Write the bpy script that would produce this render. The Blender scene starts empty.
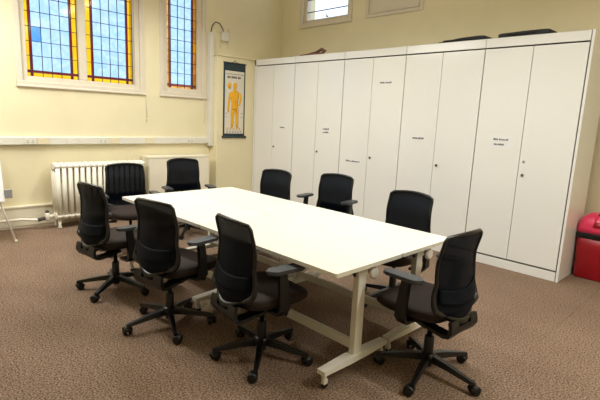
import bpy, bmesh, math, random
from mathutils import Vector, Matrix
random.seed(7)
PI = math.pi
C = bpy.context.scene.collection

# ------------------------------------------------------------------ materials
def mat(name, col, rough=.5, metal=0., noise=0., nscale=30., bump=0., bscale=200., coat=0., spec=.5):
    m = bpy.data.materials.new(name); m.use_nodes = True
    nt = m.node_tree; b = nt.nodes['Principled BSDF']
    b.inputs['Base Color'].default_value = (*col, 1); b.inputs['Roughness'].default_value = rough
    b.inputs['Metallic'].default_value = metal; b.inputs['Specular IOR Level'].default_value = spec
    if coat: b.inputs['Coat Weight'].default_value = coat; b.inputs['Coat Roughness'].default_value = .15
    tc = nt.nodes.new('ShaderNodeTexCoord')
    if noise:
        n = nt.nodes.new('ShaderNodeTexNoise'); n.inputs['Scale'].default_value = nscale; n.inputs['Detail'].default_value = 4
        nt.links.new(tc.outputs['Object'], n.inputs['Vector'])
        r = nt.nodes.new('ShaderNodeValToRGB')
        r.color_ramp.elements[0].position = .3; r.color_ramp.elements[1].position = .7
        r.color_ramp.elements[0].color = (*[max(0, c*(1-noise)) for c in col], 1)
        r.color_ramp.elements[1].color = (*[min(1, c*(1+noise)) for c in col], 1)
        nt.links.new(n.outputs['Fac'], r.inputs['Fac']); nt.links.new(r.outputs['Color'], b.inputs['Base Color'])
    if bump:
        n2 = nt.nodes.new('ShaderNodeTexNoise'); n2.inputs['Scale'].default_value = bscale
        nt.links.new(tc.outputs['Object'], n2.inputs['Vector'])
        bp = nt.nodes.new('ShaderNodeBump'); bp.inputs['Strength'].default_value = bump; bp.inputs['Distance'].default_value = .01
        nt.links.new(n2.outputs['Fac'], bp.inputs['Height']); nt.links.new(bp.outputs['Normal'], b.inputs['Normal'])
    return m

def lin(r, g, b):
    f = lambda c: (c/255/12.92) if c/255 <= .04045 else ((c/255+.055)/1.055)**2.4
    return (f(r), f(g), f(b))

M = {}
M['wall'] = mat('cream_paint', lin(231, 220, 183), .6, noise=.025, nscale=3, bump=.05, bscale=60)
M['trim'] = mat('cream_gloss', lin(236, 228, 205), .35, noise=.02, nscale=6)
M['frame'] = mat('window_paint', lin(218, 208, 188), .45, noise=.02, nscale=8)
M['ceiling'] = mat('ceiling_paint', lin(235, 230, 218), .8, noise=.02, nscale=4)
M['cab'] = mat('white_laminate', lin(230, 229, 224), .15, noise=.01, nscale=2, spec=.5)
M['carcass'] = mat('gap_shade_board', lin(120, 116, 108), .7, noise=.05)  # white board coloured grey to put dark shade into the door gaps
M['plastic_white'] = mat('white_plastic', lin(220, 216, 202), .4, noise=.015, nscale=9)
M['plastic_cream'] = mat('cream_plastic', lin(222, 210, 178), .4, noise=.015, nscale=9)
M['socket_dark'] = mat('socket_shadow', lin(70, 66, 60), .5, noise=.05)
M['rad'] = mat('radiator_enamel', lin(240, 235, 218), .35, noise=.02, nscale=12)
M['table'] = mat('table_laminate', lin(222, 218, 202), .38, noise=.012, nscale=5)
M['table2'] = mat('table_laminate_cool', lin(226, 219, 210), .34, noise=.012, nscale=5)
M['steel_white'] = mat('white_powder_coat', lin(226, 222, 210), .4, noise=.02, nscale=14)
M['grey'] = mat('grey_plastic', lin(150, 150, 148), .4, noise=.05)
M['black'] = mat('black_plastic', lin(10, 11, 13), .34, noise=.15, nscale=40)
M['rubber'] = mat('black_rubber', lin(13, 13, 14), .5, noise=.15, nscale=40)
M['pad'] = mat('charcoal_pad', lin(52, 54, 58), .4, noise=.08, nscale=30)
M['seat'] = mat('seat_fabric', lin(50, 41, 37), .8, spec=.2, noise=.25, nscale=260, bump=.3, bscale=500)
M['chrome'] = mat('chrome', lin(170, 168, 160), .25, metal=1., noise=.03)
M['bin_red'] = mat('bin_red', lin(156, 14, 30), .38, noise=.06, nscale=9)
M['bin_pink'] = mat('bin_pink', lin(232, 58, 100), .35, noise=.05, nscale=9)
M['bag'] = mat('bin_bag', lin(16, 16, 18), .3, noise=.2, bump=.6, bscale=60)
M['cloth_black'] = mat('black_nylon', lin(22, 25, 30), .6, noise=.2, bump=.4, bscale=80)
M['cloth_brown'] = mat('brown_leather', lin(112, 74, 60), .6, noise=.3, nscale=25, bump=.4, bscale=60)
M['lead'] = mat('lead_came', lin(48, 56, 66), .5, metal=.3, noise=.1)
M['poster_dark'] = mat('poster_teal', lin(32, 52, 58), .5, noise=.1)
M['poster_paper'] = mat('poster_paper', lin(220, 213, 196), .6, noise=.02)
M['poster_orange'] = mat('poster_orange', lin(236, 176, 30), .6, noise=.12, nscale=50)
M['poster_deep'] = mat('poster_deep_orange', lin(226, 132, 36), .6, noise=.12, nscale=50)
M['ink'] = mat('ink', lin(70, 66, 78), .7, noise=.1)
M['paper'] = mat('label_paper', lin(227, 226, 224), .5, noise=.01)
M['ply'] = mat('board_white', lin(240, 240, 240), .25, noise=.01)
M['wire'] = mat('black_wire', lin(40, 38, 36), .5, noise=.05)

def carpet():
    m = bpy.data.materials.new('brown_carpet'); m.use_nodes = True
    nt = m.node_tree; b = nt.nodes['Principled BSDF']; b.inputs['Roughness'].default_value = .95
    b.inputs['Specular IOR Level'].default_value = .1
    tc = nt.nodes.new('ShaderNodeTexCoord')
    def noise(s, d):
        n = nt.nodes.new('ShaderNodeTexNoise'); n.inputs['Scale'].default_value = s; n.inputs['Detail'].default_value = d
        nt.links.new(tc.outputs['Object'], n.inputs['Vector']); return n
    fine, big = noise(95, 6), noise(1.6, 5)
    r = nt.nodes.new('ShaderNodeValToRGB'); e = r.color_ramp.elements
    e[0].position = .36; e[0].color = (*lin(82, 66, 55), 1); e[1].position = .64; e[1].color = (*lin(174, 147, 124), 1)
    nt.links.new(fine.outputs['Fac'], r.inputs['Fac'])
    r2 = nt.nodes.new('ShaderNodeValToRGB'); e = r2.color_ramp.elements
    e[0].position = .3; e[0].color = (.82, .80, .79, 1); e[1].position = .7; e[1].color = (1, 1, 1, 1)
    nt.links.new(big.outputs['Fac'], r2.inputs['Fac'])
    mx = nt.nodes.new('ShaderNodeMix'); mx.data_type = 'RGBA'; mx.blend_type = 'MULTIPLY'; mx.inputs[0].default_value = 1
    nt.links.new(r.outputs['Color'], mx.inputs[6]); nt.links.new(r2.outputs['Color'], mx.inputs[7])
    # faint seams of the carpet tiles
    br = nt.nodes.new('ShaderNodeTexBrick'); br.offset = 0; br.inputs['Scale'].default_value = 1
    br.inputs['Brick Width'].default_value = 2.0; br.inputs['Row Height'].default_value = 2.0; br.inputs['Mortar Size'].default_value = .004
    br.inputs['Color1'].default_value = br.inputs['Color2'].default_value = (1, 1, 1, 1); br.inputs['Mortar'].default_value = (.85, .84, .83, 1)
    mp = nt.nodes.new('ShaderNodeMapping'); mp.inputs['Location'].default_value = (.55, .35, 0)
    nt.links.new(tc.outputs['Object'], mp.inputs['Vector']); nt.links.new(mp.outputs['Vector'], br.inputs['Vector'])
    mx2 = nt.nodes.new('ShaderNodeMix'); mx2.data_type = 'RGBA'; mx2.blend_type = 'MULTIPLY'; mx2.inputs[0].default_value = 1
    nt.links.new(mx.outputs[2], mx2.inputs[6]); nt.links.new(br.outputs['Color'], mx2.inputs[7])
    nt.links.new(mx2.outputs[2], b.inputs['Base Color'])
    bp = nt.nodes.new('ShaderNodeBump'); bp.inputs['Strength'].default_value = .6; bp.inputs['Distance'].default_value = .01
    f2 = noise(220, 2)
    nt.links.new(f2.outputs['Fac'], bp.inputs['Height']); nt.links.new(bp.outputs['Normal'], b.inputs['Normal'])
    return m
M['carpet'] = carpet()

def glass(name, col, vary=.12, scale=6, gloss=.012):
    """coloured, slightly streaky window glass: tinted transmission with a thin reflection"""
    col = [c**.5 for c in col]     # light passes the front and the back face of a pane
    m = bpy.data.materials.new(name); m.use_nodes = True
    nt = m.node_tree; nt.nodes.clear()
    out = nt.nodes.new('ShaderNodeOutputMaterial'); tr = nt.nodes.new('ShaderNodeBsdfTransparent')
    gl = nt.nodes.new('ShaderNodeBsdfGlossy'); gl.inputs['Roughness'].default_value = .1
    mx = nt.nodes.new('ShaderNodeMixShader'); mx.inputs[0].default_value = gloss
    tc = nt.nodes.new('ShaderNodeTexCoord'); n = nt.nodes.new('ShaderNodeTexNoise')
    n.inputs['Scale'].default_value = scale; n.inputs['Detail'].default_value = 5; n.inputs['Distortion'].default_value = 1.5
    r = nt.nodes.new('ShaderNodeValToRGB'); r.color_ramp.elements[0].position = .38; r.color_ramp.elements[1].position = .68
    r.color_ramp.elements[0].color = (*col, 1)
    r.color_ramp.elements[1].color = (*[min(1, c + vary*w) for c, w in zip(col, (1.2, .8, .6))], 1)
    nt.links.new(tc.outputs['Object'], n.inputs['Vector']); nt.links.new(n.outputs['Fac'], r.inputs['Fac'])
    nt.links.new(r.outputs['Color'], tr.inputs['Color'])
    nt.links.new(tr.outputs[0], mx.inputs[1]); nt.links.new(gl.outputs[0], mx.inputs[2]); nt.links.new(mx.outputs[0], out.inputs['Surface'])
    return m
M['g_blue'] = glass('pale_blue_glass', lin(172, 204, 232), .08)
M['g_deep'] = glass('mid_blue_glass', lin(84, 150, 214), .05)
M['g_yellow'] = glass('yellow_glass', lin(244, 182, 28), .06)
M['g_amber'] = glass('amber_glass', lin(204, 142, 62), .2)
M['g_red'] = glass('red_glass', lin(122, 22, 30), .03)
M['g_brown'] = glass('red_brown_glass', lin(146, 60, 48), .06)
M['g_clear'] = glass('clear_glass', (.95, .97, 1), .0)

def meshfab():
    m = bpy.data.materials.new('navy_mesh_fabric'); m.use_nodes = True
    nt = m.node_tree; b = nt.nodes['Principled BSDF']; out = nt.nodes['Material Output']
    b.inputs['Roughness'].default_value = .6; b.inputs['Specular IOR Level'].default_value = .1
    tc = nt.nodes.new('ShaderNodeTexCoord')
    n = nt.nodes.new('ShaderNodeTexNoise'); n.inputs['Scale'].default_value = 180
    nt.links.new(tc.outputs['Object'], n.inputs['Vector'])
    r = nt.nodes.new('ShaderNodeValToRGB'); r.color_ramp.elements[0].color = (*lin(4, 9, 18), 1); r.color_ramp.elements[1].color = (*lin(9, 17, 29), 1)
    nt.links.new(n.outputs['Fac'], r.inputs['Fac']); nt.links.new(r.outputs['Color'], b.inputs['Base Color'])
    tr = nt.nodes.new('ShaderNodeBsdfTransparent'); mx = nt.nodes.new('ShaderNodeMixShader'); mx.inputs[0].default_value = .014
    nt.links.new(b.outputs[0], mx.inputs[1]); nt.links.new(tr.outputs[0], mx.inputs[2]); nt.links.new(mx.outputs[0], out.inputs['Surface'])
    return m
M['mesh'] = meshfab()

def emit(name, col, s):
    m = bpy.data.materials.new(name); m.use_nodes = True; nt = m.node_tree; nt.nodes.clear()
    e = nt.nodes.new('ShaderNodeEmission'); e.inputs[0].default_value = (*col, 1); e.inputs[1].default_value = s
    o = nt.nodes.new('ShaderNodeOutputMaterial'); nt.links.new(e.outputs[0], o.inputs[0]); return m
M['lamp'] = emit('lamp_diffuser', (1, .96, .88), 6)

# ------------------------------------------------------------------ mesh helpers
def box(bm, x0, y0, z0, x1, y1, z1, bev=0, mi=0, mtx=None):
    vs = [bm.verts.new(p) for p in ((x0,y0,z0),(x1,y0,z0),(x1,y1,z0),(x0,y1,z0),(x0,y0,z1),(x1,y0,z1),(x1,y1,z1),(x0,y1,z1))]
    fs = [bm.faces.new([vs[i] for i in f]) for f in ((3,2,1,0),(4,5,6,7),(0,1,5,4),(1,2,6,5),(2,3,7,6),(3,0,4,7))]
    for f in fs: f.material_index = mi
    vv = list(vs)
    if bev:
        es = list({e for f in fs for e in f.edges})
        r = bmesh.ops.bevel(bm, geom=es, offset=bev, segments=2, affect='EDGES', profile=.5)
        vv = list({v for f in r['faces'] for v in f.verts} | {v for v in vs if v.is_valid})
        for f in {f for v in vv for f in v.link_faces}: f.material_index = mi
    if mtx is not None: bmesh.ops.transform(bm, matrix=mtx, verts=vv)
    return vv

def prism(bm, poly, z0, z1, mi=0):
    """vertical prism over an xy outline"""
    a = [bm.verts.new((x, y, z0)) for x, y in poly]; b = [bm.verts.new((x, y, z1)) for x, y in poly]
    n = len(poly)
    fs = [bm.faces.new(a[::-1]), bm.faces.new(b)] + [bm.faces.new((a[i], a[(i+1) % n], b[(i+1) % n], b[i])) for i in range(n)]
    for f in fs: f.material_index = mi
    return a + b

def rrect(x0, y0, x1, y1, r, n=5):
    out = []
    for cx, cy, a in ((x1-r, y0+r, -90), (x1-r, y1-r, 0), (x0+r, y1-r, 90), (x0+r, y0+r, 180)):
        for i in range(n+1):
            t = math.radians(a + 90*i/n); out.append((cx+r*math.cos(t), cy+r*math.sin(t)))
    return out

def lathe(bm, prof, n=16, at=(0,0,0), axis='Z', mi=0):
    rings = []
    for r, h in prof:
        ring = []
        for i in range(n):
            a = 2*PI*i/n; c, s = r*math.cos(a), r*math.sin(a)
            p = {'Z': (c, s, h), 'X': (h, c, s), 'Y': (s, h, c)}[axis]
            ring.append(bm.verts.new((p[0]+at[0], p[1]+at[1], p[2]+at[2])))
        rings.append(ring)
    for a, b in zip(rings, rings[1:]):
        for i in range(n):
            f = bm.faces.new((a[i], a[(i+1) % n], b[(i+1) % n], b[i])); f.material_index = mi; f.smooth = True
    for ring, fl in ((rings[0], True), (rings[-1], False)):
        f = bm.faces.new(ring[::-1] if fl else ring); f.material_index = mi
    return [v for r in rings for v in r]

def tube(bm, pts, r, n=8, closed=False, mi=0, flat=1.):
    pts = [Vector(p) for p in pts]; N = len(pts)
    rad = r if isinstance(r, (list, tuple)) else [r]*N
    tang = []
    for i in range(N):
        a = pts[(i-1) % N] if (closed or i > 0) else pts[i]; b = pts[(i+1) % N] if (closed or i < N-1) else pts[i]
        tang.append((b-a).normalized())
    up = Vector((0,0,1)) if abs(tang[0].z) < .9 else Vector((1,0,0))
    nrm = (up - tang[0]*up.dot(tang[0])).normalized(); rings = []
    for i in range(N):
        nrm = (nrm - tang[i]*nrm.dot(tang[i])).normalized(); bn = tang[i].cross(nrm)
        rings.append([bm.verts.new(pts[i] + (nrm*math.cos(2*PI*k/n) + bn*math.sin(2*PI*k/n)*flat)*rad[i]) for k in range(n)])
    prs = list(zip(rings, rings[1:])) + ([(rings[-1], rings[0])] if closed else [])
    for a, b in prs:
        for k in range(n):
            f = bm.faces.new((a[k], a[(k+1) % n], b[(k+1) % n], b[k])); f.smooth = True; f.material_index = mi
    if not closed:
        bm.faces.new(rings[0][::-1]).material_index = mi; bm.faces.new(rings[-1]).material_index = mi
    return [v for q in rings for v in q]

def ribbon(bm, path, half, th, x=0.):
    """flat bar swept along (y,z) path, half width per point, thickness th, centred at x"""
    P = [Vector((0, y, z)) for y, z in path]; rows = []
    for i, p in enumerate(P):
        t = (P[min(i+1, len(P)-1)] - P[max(i-1, 0)]).normalized(); n = Vector((0, -t.z, t.y))
        h = half[i]
        rows.append([bm.verts.new(p + Vector((x+sx*h, 0, 0)) + n*(sn*th/2)) for sx, sn in ((-1,-1),(1,-1),(1,1),(-1,1))])
    for a, b in zip(rows, rows[1:]):
        for k in range(4): bm.faces.new((a[k], a[(k+1) % 4], b[(k+1) % 4], b[k]))
    bm.faces.new(rows[0][::-1]); bm.faces.new(rows[-1])

def surf(bm, fn, nu, nv, th=0.):
    """grid from fn(i/nu, j/nv); with th, a closed shell of that thickness"""
    g = [[bm.verts.new(fn(i/nu, j/nv)) for j in range(nv+1)] for i in range(nu+1)]
    fs = []
    for i in range(nu):
        for j in range(nv):
            f = bm.faces.new((g[i][j], g[i+1][j], g[i+1][j+1], g[i][j+1])); f.smooth = True; fs.append(f)
    if th:
        bmesh.ops.recalc_face_normals(bm, faces=fs)
        bmesh.ops.solidify(bm, geom=fs, thickness=th)

def obj(name, bm, m, parent=None, smooth=False):
    bmesh.ops.recalc_face_normals(bm, faces=bm.faces)
    me = bpy.data.meshes.new(name); bm.to_mesh(me); bm.free()
    for x in (m if isinstance(m, list) else [m]): me.materials.append(x)
    if smooth:
        for p in me.polygons: p.use_smooth = True
    o = bpy.data.objects.new(name, me); C.objects.link(o)
    if parent: o.parent = parent
    return o
def tag(o, label, cat, group=None):
    o['label'] = label; o['category'] = cat
    if group: o['group'] = group
    return o
def thing(name, label, cat, loc=(0,0,0), rz=0, group=None):
    o = bpy.data.objects.new(name, None); C.objects.link(o); o.empty_display_size = .1
    o.location = loc; o.rotation_euler = (0,0,rz)
    return tag(o, label, cat, group)
def struct(name, bm, m, parent=None):
    o = obj(name, bm, m, parent)
    if not parent: o['kind'] = 'structure'
    return o
def dup(root, loc, rz, label):
    r = root.copy(); C.objects.link(r); r.location = loc; r.rotation_euler = (0,0,rz); r['label'] = label
    for ch in list(root.children):
        c = ch.copy(); C.objects.link(c); c.parent = r
        for g in list(ch.children):
            d = g.copy(); C.objects.link(d); d.parent = c
    return r
def B(): return bmesh.new()

# ------------------------------------------------------------------ setting
XW, YB, XR, YF, ZC = -.12, 10.58, 8.6, 1.4, 4.5       # window wall, rear wall, right wall, front wall, ceiling
def holed(bm, a0, a1, z0, z1, holes, put):
    A = sorted({a0, a1, *[h[0] for h in holes], *[h[1] for h in holes]}); Z = sorted({z0, z1, *[h[2] for h in holes], *[h[3] for h in holes]})
    for i in range(len(A)-1):
        for j in range(len(Z)-1):
            ca, cz = (A[i]+A[i+1])/2, (Z[j]+Z[j+1])/2
            if any(h[0] < ca < h[1] and h[2] < cz < h[3] for h in holes): continue
            put(A[i], A[i+1], Z[j], Z[j+1])
bm = B(); box(bm, XW-.4, YF-.3, -.1, XR+.3, YB+.4, 0); struct('floor', bm, M['carpet'])
bm = B(); box(bm, XW-.4, YF-.3, ZC, XR+.3, YB+.4, ZC+.1); struct('ceiling', bm, M['ceiling'])
LW, RW, BW = (6.33, 7.86, 1.83, 4.0), (8.21, 8.90, 1.83, 4.0), (.40, 1.45, 3.13, 4.1)
bm = B(); holed(bm, YF, YB, 0, ZC, [LW, RW], lambda a, b, c, d: box(bm, XW-.35, a, c, XW, b, d)); struct('wall_left', bm, M['wall'])
bm = B(); holed(bm, XW-.35, XR+.2, 0, ZC, [BW], lambda a, b, c, d: box(bm, a, YB, c, b, YB+.3, d)); struct('wall_back', bm, M['wall'])
bm = B(); box(bm, XR, YF, 0, XR+.2, YB, ZC); struct('wall_right', bm, M['wall'])
bm = B(); box(bm, XW-.35, YF-.2, 0, XR+.2, YF, ZC); struct('wall_front', bm, M['wall'])
# boxed-in chase beside the cupboards
bm = B(); box(bm, XW, 9.045, 0, .075, YB, 2.465, .004); box(bm, XW, 9.025, 2.46, .10, YB, 2.48, .004); struct('trim_1', bm, M['wall'])
# tall skirting with a moulded cap
bm = B(); box(bm, XW, YF, .03, XW+.03, 9.045, .26); box(bm, XW, YF, .26, XW+.045, 9.045, .29, .008); box(bm, XW, YF, 0, XW+.02, 9.045, .03)
struct('baseboard_left', bm, M['trim'])
bm = B(); box(bm, 5.2, YB-.03, 0, XR, YB, .26); box(bm, 5.2, YB-.04, .26, XR, YB, .29, .008); struct('baseboard_back', bm, M['trim'])

# stained glass windows
def lattice(name_parent, y0, y1, z0, z1, yb, ncol, pitch, mats, redw, special=None):
    """border strips yb wide, a thin red line redw wide inside them, ncol plain columns"""
    gx = XW-.075
    bm = B(); ld = B()
    def q(a, b, c, d, mi): box(bm, gx-.003, a, c, gx+.003, b, d, mi=mi)
    def bar(a, b, c, d): box(ld, gx-.006, a, c, gx+.006, b, d)
    ya, yc = y0+yb, y1-yb
    zb = z0+yb*.95
    # rows
    rows = []; z = zb+redw
    while z < z1: rows.append((z, min(z+pitch, z1))); z += pitch
    cw = (yc-ya-2*redw)/ncol
    for k, (a, b) in enumerate(rows):
        q(y0, ya, a, b, 1); q(yc, y1, a, b, 4 if (k*7 % 5 == 1) else 1)
        for i in range(ncol):
            mi = 3 if special and (k, i) in special else 0
            q(ya+redw+i*cw, ya+redw+(i+1)*cw, a, b, mi)
        for s in (y0, yc): bar(s, s+yb, a-.0036, a+.0036)
        bar(ya, yc, a-.0036, a+.0036)
    for i in range(ncol):
        q(ya+redw+i*cw, ya+redw+(i+1)*cw, z0, zb, 1)
    q(y0, ya, z0, zb, 1); q(yc, y1, z0, zb, 1)
    q(ya, ya+redw, z0, z1, 2); q(yc-redw, yc, z0, z1, 2)
    q(y0, ya, zb, zb+redw, 2); q(yc, y1, zb, zb+redw, 2); q(ya+redw, yc-redw, zb, zb+redw, 2)
    for i in range(ncol+1): bar(ya+redw+i*cw-.0034, ya+redw+i*cw+.0034, z0, z1)
    for s in (y0+.003, y1-.003, ya, yc): bar(s-.0034, s+.0034, z0, z1)
    bar(y0, y1, zb-.0034, zb+.0035); bar(y0, y1, z0, z0+.007)
    obj('stained_glass', bm, mats, name_parent); obj('lead_cames', ld, M['lead'], name_parent)

def moulded(bm, y0, y1, z0, z1, w, mull=()):
    """painted timber frame standing in the wall opening, with a stepped architrave on the wall face"""
    D = XW-.13
    for a, b, c, d in ((y0, y0+w, z0, z1), (y1-w, y1, z0, z1), (y0+w, y1-w, z0, z0+w), (y0+w, y1-w, z1-w, z1)):
        box(bm, D, a, c, XW-.02, b, d, .006)
    for m in mull: box(bm, D, m-.052, z0+w, XW-.03, m+.052, z1-w, .014)
    e = .055
    for a, b, c, d in ((y0-e, y0+.012, z0-e, z1+e), (y1-.012, y1+e, z0-e, z1+e), (y0, y1, z1-.012, z1+e)):
        box(bm, XW-.02, a, c, XW+.014, b, d, .006)
    box(bm, XW-.02, y0-e, z0-.05, XW+.02, y1+e, z0+.012, .006); box(bm, XW-.02, y0-e-.01, z0-.062, XW+.032, y1+e+.01, z0-.035, .008)

w1 = bpy.data.objects.new('window_1', None); C.objects.link(w1); w1['kind'] = 'structure'
bm = B(); moulded(bm, *LW, .075, (7.075,)); obj('window_frame', bm, M['frame'], w1)
ML = [M['g_blue'], M['g_yellow'], M['g_red'], M['g_deep'], M['g_yellow']]
lattice(w1, 6.385, 7.025, 1.888, 3.94, .07, 4, .176, ML, .026, {(2, 0)})
lattice(w1, 7.128, 7.775, 1.888, 3.94, .07, 4, .176, ML, .026)
w2 = bpy.data.objects.new('window_2', None); C.objects.link(w2); w2['kind'] = 'structure'
bm = B(); moulded(bm, *RW, .08); obj('window_frame', bm, M['frame'], w2)
lattice(w2, 8.285, 8.825, 1.882, 3.93, .062, 3, .165, [M['g_blue'], M['g_amber'], M['g_brown'], M['g_deep'], M['g_yellow']], .03)

# small clear window high in the rear wall
w3 = bpy.data.objects.new('window_3', None); C.objects.link(w3); w3['kind'] = 'structure'
bm = B(); x0, x1, z0, z1 = BW; w = .07
for a, b, c, d in ((x0, x0+w, z0, z1), (x1-w, x1, z0, z1), (x0+w, x1-w, z0, z0+w), (x0+w, x1-w, z1-w, z1)): box(bm, a, YB+.03, c, b, YB+.12, d, .008)
for a, b, c, d in ((x0-.06, x0+.01, z0+.012, z1+.06), (x1-.01, x1+.06, z0+.012, z1+.06), (x0+.01, x1-.01, z1-.01, z1+.06), (x0-.07, x1+.07, z0-.06, z0+.012)):
    box(bm, a, YB-.022-(.006 if b-a > .5 and c < z0 else 0), c, b, YB+.03, d, .005)
obj('window_frame', bm, M['frame'], w3)
bm = B(); box(bm, x0+w, YB+.07, z0+w, x1-w, YB+.076, z1-w); obj('glass_pane', bm, M['g_clear'], w3)
bm = B()
for k in range(4): z = 3.33+.2*k; tube(bm, [(x0+w, YB+.045, z), (x1-w, YB+.045, z)], .008, 6)
obj('window_bars', bm, M['lead'], w3)
bm = B(); box(bm, .94, YB+.005, 3.205, .98, YB+.03, 3.225, .004); tube(bm, [(.96, YB+.01, 3.215), (.96, YB-.02, 3.235), (.98, YB-.022, 3.25)], .007, 6); obj('window_handle', bm, M['chrome'], w3)
# blank moulded panel to its right
bm = B()
def pf(x0, x1, z0, z1, w, t):
    for a, b, c, d in ((x0, x0+w, z0, z1), (x1-w, x1, z0, z1), (x0+w, x1-w, z0, z0+w), (x0+w, x1-w, z1-w, z1)): box(bm, a, YB-t, c, b, YB, d, .006)
pf(1.78, 2.78, 3.08, 4.1, .05, .02); pf(1.83, 2.73, 3.13, 4.05, .022, .035); box(bm, 1.85, YB-.008, 3.15, 2.71, YB, 4.03)
struct('trim_2', bm, M['frame'])

# ------------------------------------------------------------------ dado trunking with sockets
t = thing('cable_trunking', 'long white plastic cable trunking running along the wall under the stained glass windows', 'trunking', (XW, 6, 1.05))
def rel(bm, t):  # mesh coordinates from world to the thing's own
    bmesh.ops.translate(bm, vec=-Vector(t.location), verts=bm.verts); return bm
bm = B(); box(bm, XW, YF+.05, 1.055, XW+.05, 9.04, 1.16, .006); box(bm, XW+.045, YF+.05, 1.062, XW+.056, 9.04, 1.153, .004); obj('trunking_body', rel(bm, t), M['plastic_white'], t)
bm = B()
box(bm, XW, 8.975, 1.02, XW+.11, 9.043, 2.81, .006); obj('vertical_run', rel(bm, t), M['plastic_white'], t)
for y, m, s in ((6.30, 'plastic_white', 1), (6.45, 'plastic_cream', 0), (6.80, 'plastic_white', 0), (6.98, 'plastic_white', 0), (7.20, 'plastic_white', 1), (7.36, 'plastic_cream', 0), (7.89, 'plastic_cream', 0), (8.57, 'plastic_white', 1)):
    bm = B(); box(bm, XW+.05, y, 1.066, XW+.066, y+.135, 1.15, .004)
    if s:
        for yy in (y+.03, y+.088):
            for dy, dz in ((.008, .045), (0, .022), (.016, .022)): box(bm, XW+.064, yy+dy-.003, 1.066+dz-.005, XW+.0675, yy+dy+.004, 1.066+dz+.006, mi=1)
    obj('socket_plate', rel(bm, t), [M[m], M['socket_dark']], t)
# the wire-fed box above
t = thing('alarm_box', 'small white wall box fed by a curved black wire, above the vertical trunking', 'alarm', (XW, 9.29, 2.7))
bm = B(); box(bm, XW, 9.23, 2.72, XW+.06, 9.36, 2.86, .008); obj('housing', rel(bm, t), M['plastic_white'], t)
bm = B(); box(bm, XW, 9.37, 2.62, XW+.03, 9.385, 2.93, .003); box(bm, XW, 9.215, 2.60, XW+.02, 9.23, 2.86, .003); obj('bracket', rel(bm, t), M['frame'], t)
bm = B(); tube(bm, [(XW+.06, 9.01, 2.816), (XW+.055, 9.035, 2.92), (XW+.05, 9.1, 2.985), (XW+.05, 9.18, 2.975), (XW+.05, 9.24, 2.9), (XW+.05, 9.25, 2.86)], .008, 6); obj('wire', rel(bm, t), M['wire'], t)
# hanging window cords
for y, lab in ((7.93, 'thin white window cord hanging under the right end of the double stained glass window'), (8.92, 'thin white window cord hanging under the single stained glass window')):
    bm = B(); tube(bm, [(XW+.035, y, 1.80), (XW+.03, y, 1.6), (XW+.03, y+.004, 1.42)], .0045, 6); lathe(bm, [(.004, 1.40), (.011, 1.405), (.006, 1.44)], 8, (XW+.03, y+.004, 0))
    tag(obj('window_cord', bm, M['frame']), lab, 'cord')

# ------------------------------------------------------------------ column radiator
t = thing('column_radiator', 'cream cast iron column radiator standing under the double stained glass window', 'radiator', (.1, 6.55, 0))
NS, P = 16, .0745
for k in range(NS):
    y = 6.555+.037+k*P; bm = B()
    for x in (.02, .105, .19):
        tube(bm, [(x, y, .12), (x, y, .82)], .025, 10, flat=1.12)
    for z in (.155, .80):
        vs = lathe(bm, [(.0, -.03), (.03, -.03), (.036, 0), (.03, .03), (.0, .03)][1:4], 12, (0, 0, 0), 'Y')
        bmesh.ops.scale(bm, vec=(3.5, 1.18, 1.25), verts=vs); bmesh.ops.translate(bm, vec=(.105, y, z), verts=vs)
    obj('section', rel(bm, t), M['rad'], t)
for y in (6.592, 6.592+(NS-1)*P):
    for x in (.03, .18):
        bm = B(); lathe(bm, [(.02, 0), (.026, .015), (.016, .04), (.022, .14)], 10, (x, y, 0)); obj('foot', rel(bm, t), M['rad'], t)
bm = B(); tube(bm, [(.105, 6.57, .155), (.105, 6.47, .155)], .024, 10); lathe(bm, [(.02, .10), (.03, .11), (.03, .19), (.018, .21)], 10, (.105, 6.47, 0)); obj('valve', rel(bm, t), M['rad'], t)
bm = B(); lathe(bm, [(.012, .205), (.024, .21), (.024, .235), (.01, .24)], 8, (.105, 6.47, 0)); tube(bm, [(.105, 6.44, .14), (.105, 6.36, .125)], .024, 8); obj('valve_cap', rel(bm, t), M['socket_dark'], t)
t = thing('heating_pipe', 'cream heating pipe running low along the skirting to the radiator valve', 'pipe', (.03, 6.3, 0))
bm = B(); tube(bm, [(.0, YF+.1, .13), (.0, 6.2, .13), (.06, 6.3, .125), (.105, 6.37, .125)], .018, 8); obj('pipe', rel(bm, t), M['rad'], t)
for y in (3.2, 4.7, 5.9):
    bm = B(); box(bm, XW+.03, y, .0, .03, y+.03, .11, .004); obj('pipe_clip', rel(bm, t), M['rad'], t)

# low white cupboard beside the radiator
t = thing('low_cupboard', 'low white cupboard against the wall under the single stained glass window', 'cupboard', (0, 8.32, 0))
bm = B(); box(bm, -.085, 7.83, .06, .13, 8.86, .86); box(bm, -.085, 7.83, 0, .11, 8.86, .06); obj('carcass', rel(bm, t), M['trim'], t)
bm = B(); box(bm, -.09, 7.825, .86, .152, 8.865, .885, .003); obj('worktop', rel(bm, t), M['trim'], t)
for y0, y1, k in ((7.835, 8.342, 8.30), (8.348, 8.855, 8.39)):
    bm = B(); box(bm, .131, y0, .07, .149, y1, .855, .003); d = obj('door', rel(bm, t), M['trim'], t)
    bm = B(); lathe(bm, [(.008, .149), (.008, .16), (.014, .165), (.01, .175)], 10, (0, k, .55), 'X'); obj('knob', rel(bm, t), M['chrome'], d)

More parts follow.
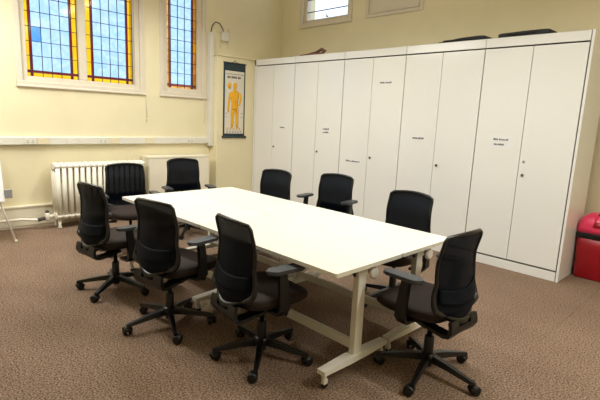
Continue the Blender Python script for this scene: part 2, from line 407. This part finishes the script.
# ------------------------------------------------------------------ tall cupboards
X0, W, YC, H = .083, 1.0, 9.80, 2.472
FH, PH = .096, .108
info = ['plain left-hand tall white cupboard beside the scroll chart', 'second tall white cupboard from the scroll chart, two-line label on its right door', 'middle tall white cupboard of the five, with a label on each door', 'second tall white cupboard from the red bin, one single-line label on its left door', 'tall white cupboard beside the red bin, worn marks near its lock']
def inkmarks(bm, x, z, words, h, y):
    """tiny unreadable print: short upright strokes in word-length runs"""
    for i, (off, ln) in enumerate(words):
        px = x+off
        while px < x+off+ln:
            w = random.choice((.008, .011, .014)); hh = h*random.choice((.8, 1, 1.25))
            box(bm, px, y-.0015, z, px+w, y-.0004, z+hh, mi=1); px += w+.004
PAPERS = {0: [(.775, 1.365, [(0, .11)], None)], 1: [(1.735, 1.385, [(0, .115)], None), (1.737, 1.335, [(0, .10)], None)],
          2: [(2.215, .962, [(0, .085), (.10, .06), (.17, .065)], None), (2.715, 2.03, [(0, .07), (.085, .08)], None)],
          3: [(3.27, 1.348, [(0, .15)], None)], 4: [(4.285, 1.398, [(0, .048), (.06, .09)], 1)]}
for k in range(5):
    a, b = X0+k*W, X0+(k+1)*W
    t = thing('tall_cupboard', info[k], 'cupboard', ((a+b)/2, YC+.3, 0), 0, 'row of tall cupboards')
    bm = B()
    box(bm, a+.003, YC+.024, .0, a+.021, YC+.6, H-.004); box(bm, b-.021, YC+.024, .0, b-.003, YC+.6, H-.004)
    box(bm, a+.021, YC+.59, .0, b-.021, YC+.6, H-.004); box(bm, a+.021, YC+.024, H-.022, b-.021, YC+.59, H-.004); box(bm, a+.021, YC+.024, .09, b-.021, YC+.59, .108)
    obj('carcass', rel(bm, t), M['carcass'], t)
    bm = B(); box(bm, a+.003, YC, H-FH+.002, b-.003, YC+.022, H, .0015); box(bm, a+.003, YC, H-.003, b-.003, YC+.6, H+.001); obj('fascia', rel(bm, t), M['cab'], t)
    bm = B(); box(bm, a+.002, YC, 0, b-.002, YC+.02, PH-.013, .0015); obj('plinth', rel(bm, t), M['cab'], t)
    m = (a+b)/2
    xl = a + (.045 if k == 0 else .005)
    if k == 0:
        bm = B(); box(bm, a+.0, YC, 0, a+.036, YC+.022, H, .0015); obj('filler_strip', rel(bm, t), M['cab'], t)
    xr = b-.006
    for side, (p, q) in enumerate(((xl, m-.003), (m+.003, xr))):
        bm = B(); box(bm, p, YC, PH+.008, q, YC+.02, H-FH-.013, .0015); d = obj('door', rel(bm, t), M['cab'], t)
        if side:
            bm = B(); lathe(bm, [(.017, YC-.008), (.015, YC-.011), (.015, YC+.001)], 12, (m+.05, 0, 1.05), 'Y')
            box(bm, m+.047, YC-.014, 1.035, m+.053, YC-.009, 1.066, .001); obj('lock', rel(bm, t), M['chrome'], d)
        for (x, z, words, pap) in PAPERS[k]:
            if (x > m) != bool(side): continue
            bm = B()
            if k == 4: box(bm, x-.05, YC-.0006, z-.085, x+.20, YC+.0005, z+.06) if pap else None
            else: box(bm, x-.012, YC-.0005, z-.012, x+words[-1][0]+words[-1][1]+.012, YC+.0005, z+.03)
            inkmarks(bm, x, z, words, .018, YC)
            if k == 4: inkmarks(bm, 4.298, 1.345, [(0, .032), (.044, .06)], .018, YC)
            obj('paper_label', rel(bm, t), [M['paper'], M['ink']], d)
        if k == 4 and side:
            bm = B()
            for x, z, r in ((m+.045, 1.19, .016),):
                vs = lathe(bm, [(r*.6, YC-.0012), (r, YC-.0006), (r, YC+.0003)], 10, (0, 0, 0), 'Y'); bmesh.ops.translate(bm, vec=(x, 0, z), verts=vs)
            obj('worn_mark', rel(bm, t), M['grey'], d)
    if k == 4:
        bm = B(); box(bm, 5.089, YC-.004, 0, 5.113, YC+.6, H+.003, .002); obj('end_panel', rel(bm, t), M['cab'], t)

# things on top of the cupboards
def softslab(name, x0, x1, y0, y1, z, h, lab, m, cat, wob=.3):
    bm = B()
    def f(u, v):
        a = 2*PI*u; s = math.sin(PI*v); c = -math.cos(PI*v)
        sx = math.copysign(abs(math.cos(a))**.16, math.cos(a)); sy = math.copysign(abs(math.sin(a))**.16, math.sin(a))
        X = sx*s**.12; Y = sy*s**.12; Z = .5+.5*math.copysign(abs(c)**.6, c)
        hh = h*(1+wob*(.6*X+.25*math.sin(3*X+1)))
        return ((x0+x1)/2+X*(x1-x0)/2, (y0+y1)/2+Y*(y1-y0)/2, z+Z*hh)
    surf(bm, f, 40, 10); bmesh.ops.remove_doubles(bm, verts=bm.verts, dist=1e-4)
    o = thing(name, lab, cat, ((x0+x1)/2, (y0+y1)/2, z))
    obj('cover', rel(bm, o), m, o, True)
    bm = B(); ym = y0-.002; tube(bm, [(x0+.08, y0+.01, z+h*.55), (x0+.12, ym-.012, z+h*.5), (x1-.14, ym-.012, z+h*.6), (x1-.1, y0+.01, z+h*.7)], .006, 6)
    obj('carry_strap', rel(bm, o), m, o)
ZT = H+.0012
softslab('flat_case', 3.47, 4.05, 9.82, 10.2, ZT, .04, 'thin black fabric case lying on the cupboard tops, left of the seam', M['cloth_black'], 'case', .75)
softslab('flat_case', 4.18, 4.71, 9.82, 10.2, ZT, .055, 'thicker black fabric case lying on the rightmost cupboard', M['cloth_black'], 'case', .12)
bm = B()
o = thing('leather_strap', 'brown crumpled strap lying on top of the cupboard, at the left of the row', 'strap', (1.3, 9.95, ZT))
tube(bm, [(1.05, 9.93, ZT+.022), (1.2, 9.95, ZT+.034), (1.36, 9.97, ZT+.06), (1.47, 9.97, ZT+.10), (1.53, 9.96, ZT+.07), (1.5, 9.95, ZT+.032), (1.4, 9.93, ZT+.028), (1.25, 9.92, ZT+.024)], [.012, .016, .018, .02, .022, .016, .015, .012], 8, flat=1.6)
obj('strap', rel(bm, o), M['cloth_brown'], o)

# ------------------------------------------------------------------ scroll chart
XP = .0755
t = thing('wall_chart', 'tall hanging scroll chart of an orange human figure beside the cupboards', 'poster', (XP, 9.385, 1.15))
y0, y1, z0, z1 = 9.165, 9.605, 1.165, 2.37
bm = B(); box(bm, XP, y0, z0, XP+.004, y1, z1); obj('backing', rel(bm, t), M['poster_dark'], t)
bm = B(); box(bm, XP+.004, y0+.03, z0+.065, XP+.0055, y1-.025, z1-.125); 
pbm = bm
bm = B(); tube(bm, [(XP+.016, y0-.02, z0+.01), (XP+.016, y1+.025, z0+.01)], .018, 10); obj('roller', rel(bm, t), M['poster_dark'], t)
bm = B(); tube(bm, [(XP+.01, y0-.005, z1), (XP+.01, y1+.005, z1)], .01, 8); obj('roller', rel(bm, t), M['poster_dark'], t)
bm = B(); tube(bm, [(XP+.01, y0+.14, z1), (XP+.006, y0+.22, z1+.035), (XP+.01, y0+.30, z1)], .003, 6); lathe(bm, [(.008, XP), (.008, XP+.012)], 8, (0, y0+.22, z1+.037), 'X'); obj('hanging_cord', rel(bm, t), M['wire'], t)
bm = pbm; xs = XP+.0055
def strip(a, b, c, d): box(bm, xs, a, c, xs+.0008, b, d, mi=1)
strip(y0+.045, y1-.04, z1-.178, z1-.171)
yy = y0+.075
for n in (5, 9, 5):
    for i in range(n): strip(yy, yy+.009, z1-.243, z1-.208); yy += .0125
    yy += .016
for yk in (y0+.07, y0+.125, y0+.18, y0+.235, y0+.29, y0+.345):
    for j in range(3): strip(yk, yk+.03, z0+.078+j*.014, z0+.083+j*.014)
for zk in (1.5, 1.56): strip(y0+.045, y0+.08, zk, zk+.006); strip(y1-.085, y1-.045, zk, zk+.006)
PMI = 2
def limb(pts, rad):  # flat printed shape on the sheet
    vs = tube(bm, [(xs+.001, a, b) for a, b in pts], rad, 8, mi=PMI); bmesh.ops.scale(bm, vec=(.03, 1, 1), space=Matrix.Translation((-(xs+.001), 0, 0)), verts=vs)
cy = 9.395
limb([(cy, 2.06), (cy, 2.03), (cy, 1.98), (cy, 1.955)], [.025, .037, .034, .018])
limb([(cy, 1.97), (cy, 1.94), (cy, 1.90), (cy, 1.82), (cy, 1.73), (cy, 1.66), (cy, 1.62)], [.02, .03, .088, .082, .064, .072, .06])
for s in (-1, 1): limb([(cy+s*.035, 1.66), (cy+s*.042, 1.58), (cy+s*.048, 1.46), (cy+s*.05, 1.40), (cy+s*.05, 1.335)], [.035, .041, .028, .032, .016]); limb([(cy+s*.045, 1.335), (cy+s*.085, 1.322)], [.018, .012])
limb([(cy-.085, 1.90), (cy-.115, 1.78), (cy-.13, 1.66), (cy-.135, 1.58)], [.026, .024, .018, .012])
limb([(cy+.085, 1.90), (cy+.125, 1.80), (cy+.10, 1.715), (cy+.065, 1.69)], [.026, .022, .018, .012])
limb([(cy-.115, 2.05), (cy-.115, 2.01), (cy-.11, 1.96)], [.02, .038, .018])
for k in range(5): limb([(y0+.085+k*.063, z0+.13), (y0+.087+k*.063, z0+.165)], [.010, .014])
PMI = 3; v0 = len(bm.verts)
limb([(cy+.02, 1.93), (cy+.022, 1.82), (cy+.015, 1.72), (cy+.035, 1.55)], [.008, .014, .012, .006]); limb([(cy-.03, 1.86), (cy-.02, 1.74)], [.012, .008])
bm.verts.ensure_lookup_table(); bmesh.ops.translate(bm, vec=(.0016, 0, 0), verts=bm.verts[v0:])
obj('chart_sheet', rel(bm, t), [M['poster_paper'], M['ink'], M['poster_orange'], M['poster_deep']], t)

# ------------------------------------------------------------------ flip chart easel at the left edge
t = thing('flipchart_easel', 'white flip chart easel cut off by the left edge of the frame', 'easel', (.55, 5.6, 0))
lean = lambda z: .58 - .22*z
bm = B(); vs = box(bm, -.012, 5.25, -.0, .012, 5.945, .98, .006)
bmesh.ops.transform(bm, matrix=Matrix.Translation((lean(.46), 0, .46)) @ Matrix.Rotation(-math.atan(.22), 4, 'Y'), verts=bm.verts); obj('board', rel(bm, t), M['ply'], t)
for s, ya, yb in ((1, 5.90, 6.0), (-1, 5.30, 5.20)):
    bm = B(); tube(bm, [(.60, yb, .012), (lean(.46)-.03, ya, .46), (lean(1.3)-.03, ya, 1.3)], .011, 8); lathe(bm, [(.014, 0), (.016, .03), (.011, .035)], 8, (.60, yb, 0)); obj('leg', rel(bm, t), M['steel_white'], t)
bm = B(); tube(bm, [(.02, 5.6, .012), (lean(1.3)-.05, 5.6, 1.3)], .011, 8); obj('leg', rel(bm, t), M['steel_white'], t)
bm = B(); box(bm, lean(.5)-.01, 5.945, .50, lean(.5)+.02, 6.02, .60, .006); obj('clamp', rel(bm, t), M['grey'], t)

# ------------------------------------------------------------------ pedal bin
t = thing('swing_bin', 'red plastic bin with a pink lid and black liner beside the last cupboard', 'bin', (5.31, 10.33, 0))
bx0, bx1, by0, by1 = 5.125, 5.50, 10.165, 10.47
bm = B()
n = len(rrect(0, 0, 1, 1, .1)); rings = []
for z, g in ((0, .02), (.015, .014), (.3, .006), (.475, .0)):
    rings.append([bm.verts.new((x, y, z)) for x, y in rrect(bx0+g, by0+g, bx1-g, by1-g, .05)])
for a, b in zip(rings, rings[1:]):
    for i in range(n): bm.faces.new((a[i], a[(i+1) % n], b[(i+1) % n], b[i])).smooth = True
bm.faces.new(rings[0][::-1]); bm.faces.new(rings[-1]); obj('bin_body', rel(bm, t), M['bin_red'], t)
bm = B(); rings = []
for i, (z, g) in enumerate(((.43, -.003), (.445, -.010), (.47, -.009), (.49, -.009), (.505, -.002))):
    rings.append([bm.verts.new((x, y, z+(.008*math.sin(j*1.7)) if i < 2 else z)) for j, (x, y) in enumerate(rrect(bx0+g, by0+g, bx1-g, by1-g, .055))])
for a, b in zip(rings, rings[1:]):
    for i in range(n): bm.faces.new((a[i], a[(i+1) % n], b[(i+1) % n], b[i])).smooth = True
bm.faces.new(rings[-1]); obj('bin_liner', rel(bm, t), M['bag'], t)
bm = B(); rings = []
for z, g in ((.495, -.008), (.54, -.008), (.59, .0), (.64, .02), (.67, .045), (.69, .08), (.697, .12)):
    rings.append([bm.verts.new((x, y, z)) for x, y in rrect(bx0+g, by0+g, bx1-g, by1-g, max(.025, .055-g*.1) if g < .1 else .02)])
for a, b in zip(rings, rings[1:]):
    for i in range(n): bm.faces.new((a[i], a[(i+1) % n], b[(i+1) % n], b[i])).smooth = True
bm.faces.new(rings[0][::-1]); bm.faces.new(rings[-1]); lid = obj('lid', rel(bm, t), M['bin_pink'], t)
bm = B(); surf(bm, lambda u, v: (5.27+.17*u, 10.155+.09*v, .565+.125*v**.8), 4, 6, .008); obj('swing_flap', rel(bm, t), M['bin_red'], lid)
bm = B(); tube(bm, [(5.275, 10.175, .60), (5.28, 10.2, .70), (5.31, 10.235, .725), (5.44, 10.235, .725), (5.475, 10.2, .70)], .01, 8); obj('lid_handle', rel(bm, t), M['bin_pink'], lid)

# ------------------------------------------------------------------ flip-top tables
TX, TY, TL, TW = 4.897, 6.555, 1.358, .638
def make_table(label, loc, top):
    t = thing('folding_table', label, 'table', loc, 0, 'white tables pushed together')   # origin: centre of the table on the floor
    hl, hw = TL/2, TW/2
    bm = B(); vs = prism(bm, rrect(-hl+.001, -hw+.001, hl-.001, hw-.001, .014), .705, .73)
    es = [e for e in bm.edges if abs(e.verts[0].co.z-e.verts[1].co.z) < 1e-6]
    bmesh.ops.bevel(bm, geom=es, offset=.0015, segments=2, affect='EDGES'); obj('tabletop', bm, top, t)
    for s in (-1, 1):
        x = s*(hl-.085)
        bm = B(); box(bm, x-.022, -.036, .13, x+.022, .036, .655, .005); obj('leg_post', bm, M['steel_white'], t)
        bm = B()
        vs = []
        # foot: low bar, thinner towards both tips
        for y, h0, h1, w in ((-hw+.015, .098, .124, .030), (-.08, .092, .134, .033), (.08, .092, .134, .033), (hw-.015, .098, .124, .030)):
            vs.append([bm.verts.new(p) for p in ((x-w, y, h0), (x+w, y, h0), (x+w, y, h1), (x-w, y, h1))])
        for a, b in zip(vs, vs[1:]):
            for k in range(4): bm.faces.new((a[k], a[(k+1) % 4], b[(k+1) % 4], b[k]))
        bm.faces.new(vs[0][::-1]); bm.faces.new(vs[-1]); ft = obj('foot', bm, M['steel_white'], t)
        for sy in (-1, 1):
            y = sy*(hw-.045)
            bm = B(); lathe(bm, [(.012, .10), (.017, .085), (.013, .045), (.010, .03)], 10, (x, y, 0)); box(bm, x-.013, y-.012, .028, x+.013, y+.022, .06, .004); c = obj('castor_fork', bm, M['steel_white'], ft)
            bm = B(); lathe(bm, [(.018, -.010), (.0225, -.007), (.0225, .007), (.018, .010)], 14, (x, y+.008, .0225), 'X'); obj('wheel', bm, M['rubber'], ft)
        bm = B(); box(bm, x-.02, -.17, .672, x+.02, .17, .7055, .005); box(bm, x-.028, -.045, .635, x+.028, .045, .69, .006); obj('top_bracket', bm, M['steel_white'], t)
        bm = B(); lathe(bm, [(.03, s*.0), (.038, s*.006), (.038, s*.022), (.03, s*.03)], 18, (x+s*.03, .075, .645), 'X'); lathe(bm, [(.013, -s*.05), (.013, s*.02)], 10, (x+s*.03, .075, .645), 'X'); obj('tilt_knob', bm, M['steel_white'], t)
        bm = B(); box(bm, x-.028, -.07, .648, x+.01, -.045, .69, .004); tube(bm, [(x, -.06, .66), (x+s*.03, -.09, .655)], .008, 6); obj('tilt_latch', bm, M['black'], t)
    bm = B(); box(bm, -hl+.107, -.016, .15, hl-.107, .016, .21, .006); obj('stretcher', bm, M['steel_white'], t)
    bm = B(); tube(bm, [(-hl+.06, .0, .655), (hl-.06, .0, .655)], .018, 10); obj('pivot_shaft', bm, M['steel_white'], t)
    return t
cxr, cxl = TX-TL/2, TX-TL*1.5; cyn, cyf = TY+TW/2, TY+TW*1.5
table = make_table('white folding table at the near corner of the group, closest to the camera', (cxr, cyn, 0), M['table'])
tb2 = make_table('white folding table at the near left, beside the two left-hand chairs seen from behind', (cxl, cyn, 0), M['table2'])
dup(table, (cxr, cyf, 0), 0, 'white folding table nearest the cupboards at the right end of the group')
dup(table, (cxl, cyf, 0), 0, 'white folding table at the far corner of the group, closest to the scroll chart')

# ------------------------------------------------------------------ office chairs
def lerp(tab, v):
    for (a, p), (b, q) in zip(tab, tab[1:]):
        if v <= b:
            s = (v-a)/(b-a); s = s*s*(3-2*s); return p+(q-p)*s
    return tab[-1][1]
YT = [(0, -.244), (.12, -.258), (.42, -.222), (.7, -.212), (1, -.236)]
WT = [(0, .135), (.05, .180), (.12, .213), (.22, .226), (.5, .206), (1, .201)]
BT = [(0, .04), (.2, .062), (.5, .045), (1, .035)]
ZB, ZTOP = .425, .948
def backpt(u, v, off=0.):
    w = lerp(WT, v)
    if v > .94: w -= .028*(1-math.sqrt(max(0, 1-((v-.94)/.06)**2)))
    return Vector((u*w, lerp(YT, v)+lerp(BT, v)*u*u-off, ZB+(ZTOP-ZB)*v-.014*u*u*v+.05*u*u*max(0, .2-v)/.2))
def make_chair(label):
    t = thing('office_chair', label, 'chair', (0, 0, 0), 0, 'black mesh office chairs round the tables')
    # five-star base
    bm = B(); lathe(bm, [(.036, .085), (.05, .092), (.05, .125), (.036, .14)], 16)
    for k in range(5):
        a = 2*PI*k/5+.31; R = Matrix.Rotation(a, 4, 'Z'); rows = []
        for r, zt, h, w in ((.03, .132, .045, .026), (.13, .118, .036, .023), (.24, .096, .027, .018), (.318, .080, .02, .015)):
            rows.append([bm.verts.new(R @ Vector(p)) for p in ((r, -w, zt-h), (r, w, zt-h), (r, w*.7, zt), (r, -w*.7, zt))])
        for p, q in zip(rows, rows[1:]):
            for i in range(4): bm.faces.new((p[i], p[(i+1) % 4], q[(i+1) % 4], q[i]))
        bm.faces.new(rows[0][::-1]); bm.faces.new(rows[-1])
    obj('star_base', bm, M['black'], t)
    for k in range(5):
        a = 2*PI*k/5+.31; c = (.308*math.cos(a), .308*math.sin(a)); d = a+1.1+k*.9
        bm = B(); lathe(bm, [(.008, .04), (.008, .075)], 8)
        for s in (-1, 1): lathe(bm, [(.018, s*.008), (.028, s*.011), (.028, s*.024), (.02, s*.029)], 14, (.016, 0, .028), 'Y')
        # hood over the wheels
        surf(bm, lambda u, v: (.016+.031*math.cos(PI*(.1+.9*u)), -.028+.056*v, .028+.031*math.sin(PI*(.1+.9*u))), 8, 2, .003)
        bmesh.ops.transform(bm, matrix=Matrix.Translation((c[0], c[1], 0)) @ Matrix.Rotation(d, 4, 'Z'), verts=bm.verts)
        obj('castor', bm, M['rubber'], t)
    bm = B(); lathe(bm, [(.03, .05), (.032, .07), (.03, .24), (.026, .25), (.016, .25), (.016, .39)], 14); obj('gas_column', bm, M['black'], t)
    bm = B(); box(bm, -.085, -.12, .375, .085, .10, .418, .012); tube(bm, [(.06, .02, .395), (.22, .03, .39), (.255, .03, .385)], [.007, .007, .014], 8); tube(bm, [(-.06, .02, .395), (-.21, .03, .39), (-.24, .03, .385)], [.007, .007, .014], 8)
    obj('tilt_mechanism', bm, M['black'], t)
    # seat pan and cushion
    def cushion(z0, z1, sx, sy, e=.28, front=0.):
        def f(u, v):
            a = 2*PI*u; ca, sa = math.cos(a), math.sin(a)
            X = math.copysign(abs(ca)**.55, ca); Y = math.copysign(abs(sa)**.55, sa)
            p = -PI/2+PI*v; s = 0. if v <= 0 or v >= 1 else max(1e-4, math.cos(p))**e; zz = math.copysign(abs(math.sin(p))**.7, math.sin(p))
            x = X*s*sx*(1-.06*max(0, -Y*s)); y = Y*s*sy+.035
            return (x, y, (z0+z1)/2+zz*(z1-z0)/2-front*max(0, Y*s-.5)**2+.012*(X*s)**2)
        return f
    bm = B(); surf(bm, cushion(.408, .49, .245, .24, .28, .08), 44, 14); bmesh.ops.remove_doubles(bm, verts=bm.verts, dist=3e-4); obj('seat', bm, M['seat'], t, True)
    bm = B(); surf(bm, cushion(.398, .43, .225, .22, .3, .05), 36, 8); bmesh.ops.remove_doubles(bm, verts=bm.verts, dist=3e-4); obj('seat_shell', bm, M['black'], t, True)
    # back: mesh panel in a rounded frame
    bm = B(); surf(bm, lambda u, v: backpt(2*u-1, v), 18, 26); obj('back_mesh', bm, M['mesh'], t)
    pts, rad = [], []
    N = 26
    for i in range(N+1): pts.append(backpt(1, i/N)); rad.append(.022-.011*min(1, i/N/.5))
    for i in range(1, 14): pts.append(backpt(1-2*i/14, 1)); rad.append(.011)
    for i in range(N, -1, -1): pts.append(backpt(-1, i/N)); rad.append(.022-.011*min(1, i/N/.5))
    for i in range(1, 12): pts.append(backpt(-1+2*i/12, 0)); rad.append(.022)
    bm = B(); tube(bm, pts, rad, 8, True); obj('back_frame', bm, M['black'], t)
    bm = B(); surf(bm, lambda u, v: backpt((2*u-1)*.9, .20+.16*v+.05*(2*u-1)**2, .010), 14, 6, .005); obj('lumbar_support', bm, M['mesh'], t)
    bm = B(); path = [(-.05, .375), (-.14, .356), (-.21, .348), (-.242, .356), (-.256, .382), (-.254, .415), (-.246, .445)]
    for s in (-1, 1): ribbon(bm, path, [.03, .036, .04, .042, .042, .04, .036], .022, s*.105)
    ribbon(bm, [(-.205, .348), (-.240, .355), (-.256, .380), (-.255, .405)], [.135, .14, .14, .135], .02)
    ribbon(bm, [(-.03, .380), (-.10, .365)], [.15, .15], .022)
    obj('back_bracket', bm, M['rubber'], t)
    for s in (-1, 1):
        bm = B(); rows = []
        for z, xx, y, wy, wx in ((.395, .15, -.01, .035, .012), (.397, .262, -.01, .036, .012), (.43, .283, -.012, .036, .013), (.55, .283, -.018, .032, .013), (.66, .28, -.03, .026, .013)):
            rows.append((xx*s, y, z, wy, wx))
        ring = []
        for i, (xx, y, z, wy, wx) in enumerate(rows):
            if i < 2: ring.append([bm.verts.new(p) for p in ((xx, y-wy, z-.01), (xx, y+wy, z-.01), (xx, y+wy, z+.01), (xx, y-wy, z+.01))])
            else: ring.append([bm.verts.new(p) for p in ((xx+s*wx, y-wy, z), (xx+s*wx, y+wy, z), (xx-s*wx, y+wy, z), (xx-s*wx, y-wy, z))])
        for a, b in zip(ring, ring[1:]):
            for k in range(4): bm.faces.new((a[k], a[(k+1) % 4], b[(k+1) % 4], b[k]))
        bm.faces.new(ring[0]); bm.faces.new(ring[-1])
        arm = obj('armrest', bm, M['black'], t)
        bm = B(); vs = prism(bm, rrect(s*.28-.045, -.135, s*.28+.045, .125, .038), .668, .69)
        bmesh.ops.bevel(bm, geom=[e for e in bm.edges if abs(e.verts[0].co.z-e.verts[1].co.z) < 1e-6], offset=.007, segments=2, affect='EDGES')
        obj('arm_pad', bm, M['pad'], arm)
    return t
D = math.radians
CH = [  # x, y, facing and star angle from +x in degrees, label
    (2.60, 6.31, 97, 21, 'black mesh office chair leftmost on the near side, in front of the radiator'),
    (3.51, 6.33, 101, -22, 'black mesh office chair, middle of the three seen from behind on the near side'),
    (4.29, 6.56, 84, 26, 'black mesh office chair on the near side, beside the near table corner'),
    (1.59, 6.90, -10, 10, 'black mesh office chair at the left end, radiator showing through its back'),
    (1.30, 7.79, -12, 30, 'black mesh office chair at the left end before the low white cupboard'),
    (2.60, 7.98, -80, 0, 'black mesh office chair across the table, leftmost of the three before tall cupboards'),
    (3.19, 8.34, -80, 20, 'black mesh office chair across the table, middle of the three before tall cupboards'),
    (4.31, 8.01, -86, 40, 'black mesh office chair across the table, rightmost of the three before tall cupboards'),
    (5.11, 7.235, 177, -3, 'black mesh office chair alone at the right end, its dark brown seat in view'),
]
SLIDE = {3.51: .07, 5.11: .045, 4.29: -.03}      # seats slid along on their columns
ARM = {1.59: -.05, 1.30: -.065, 2.60: -.075, 3.19: .025, 4.31: -.05}     # armrests set to different heights
first = None
for x, y, f, st, lab in CH:
    if first is None:
        first = make_chair(lab); first.location = (x, y, 0); first.rotation_euler = (0, 0, D(f-90)); c = first
    else: c = dup(first, (x, y, 0), D(f-90), lab)
    for ch in c.children:
        if not ch.name.startswith(('star_base', 'castor', 'gas')): ch.location.y = SLIDE.get(x, .0)
        if ch.name.startswith('armrest'): ch.location.z = ARM.get(x, 0); ch.location.y += .07 if x == 1.30 else 0
        if ch.name.startswith(('star_base', 'castor')): ch.rotation_euler = (0, 0, D(st-f+90)-.31)

# ------------------------------------------------------------------ lamps, sky, camera
def lamp(x, y, lx, ly, power):
    t = thing('ceiling_light', 'white linear ceiling light hung high above the room', 'light', (x, y, 3.22), 0, 'linear ceiling lights')
    bm = B(); box(bm, -lx/2-.02, -ly/2-.02, .0, lx/2+.02, ly/2+.02, .07, .01); obj('housing', bm, M['plastic_white'], t)
    bm = B(); box(bm, -lx/2, -ly/2, -.012, lx/2, ly/2, .002); obj('diffuser', bm, M['lamp'], t)
    bm = B()
    for s in (-1, 1): tube(bm, [(s*lx*.4, 0, .07), (s*lx*.4, 0, ZC-3.22)], .006, 6)
    obj('suspension_rod', bm, M['chrome'], t)
    l = bpy.data.lights.new('lamp_light', 'AREA'); l.shape = 'RECTANGLE'; l.size = lx; l.size_y = ly; l.energy = power; l.color = (.99, 1, .962); l.spread = D(172)
    o = bpy.data.objects.new('lamp_light', l); C.objects.link(o); o.location = (x, y, 3.20)
    l = bpy.data.lights.new('added_uplight', 'AREA'); l.shape = 'RECTANGLE'; l.size = lx; l.size_y = ly; l.energy = power*.42; l.color = (.995, .99, .97)  # added upward fill, lifts the ceiling and the upper walls
    o = bpy.data.objects.new('added_uplight', l); C.objects.link(o); o.location = (x, y, 3.30); o.rotation_euler = (PI, 0, 0)
for x, y, p in ((1.1, 5.4, 72), (1.8, 7.7, 46), (4.6, 7.7, 52), (7.3, 7.6, 58)): lamp(x, y, 1.5, .16, p)  # rightmost one added to brighten the end panel and rear wall there

wd = bpy.data.worlds.new('sky'); bpy.context.scene.world = wd; wd.use_nodes = True
nt = wd.node_tree; bg = nt.nodes['Background']; bg.inputs[0].default_value = (*lin(226, 238, 255), 1); bg.inputs[1].default_value = 1.7

cam = bpy.data.cameras.new('camera'); co = bpy.data.objects.new('camera', cam); C.objects.link(co)
yaw, pitch, roll, f = .78997, -.179276, .045008, 455.0885
fw = Vector((-math.sin(yaw)*math.cos(pitch), math.cos(yaw)*math.cos(pitch), math.sin(pitch)))
r0 = Vector((math.cos(yaw), math.sin(yaw), 0)); u0 = r0.cross(fw)
rr = r0*math.cos(roll)+u0*math.sin(roll); uu = u0*math.cos(roll)-r0*math.sin(roll)
mt = Matrix((rr, uu, -fw)).transposed().to_4x4(); mt.translation = (6.39651, 4.76830, 1.54612); co.matrix_world = mt
cam.sensor_width = 36; cam.lens = f/600*36; cam.clip_start = .05
sc = bpy.context.scene; sc.camera = co
sc.view_settings.view_transform = 'Standard'; sc.view_settings.look = 'None'; sc.view_settings.gamma = 1; sc.view_settings.exposure = 0
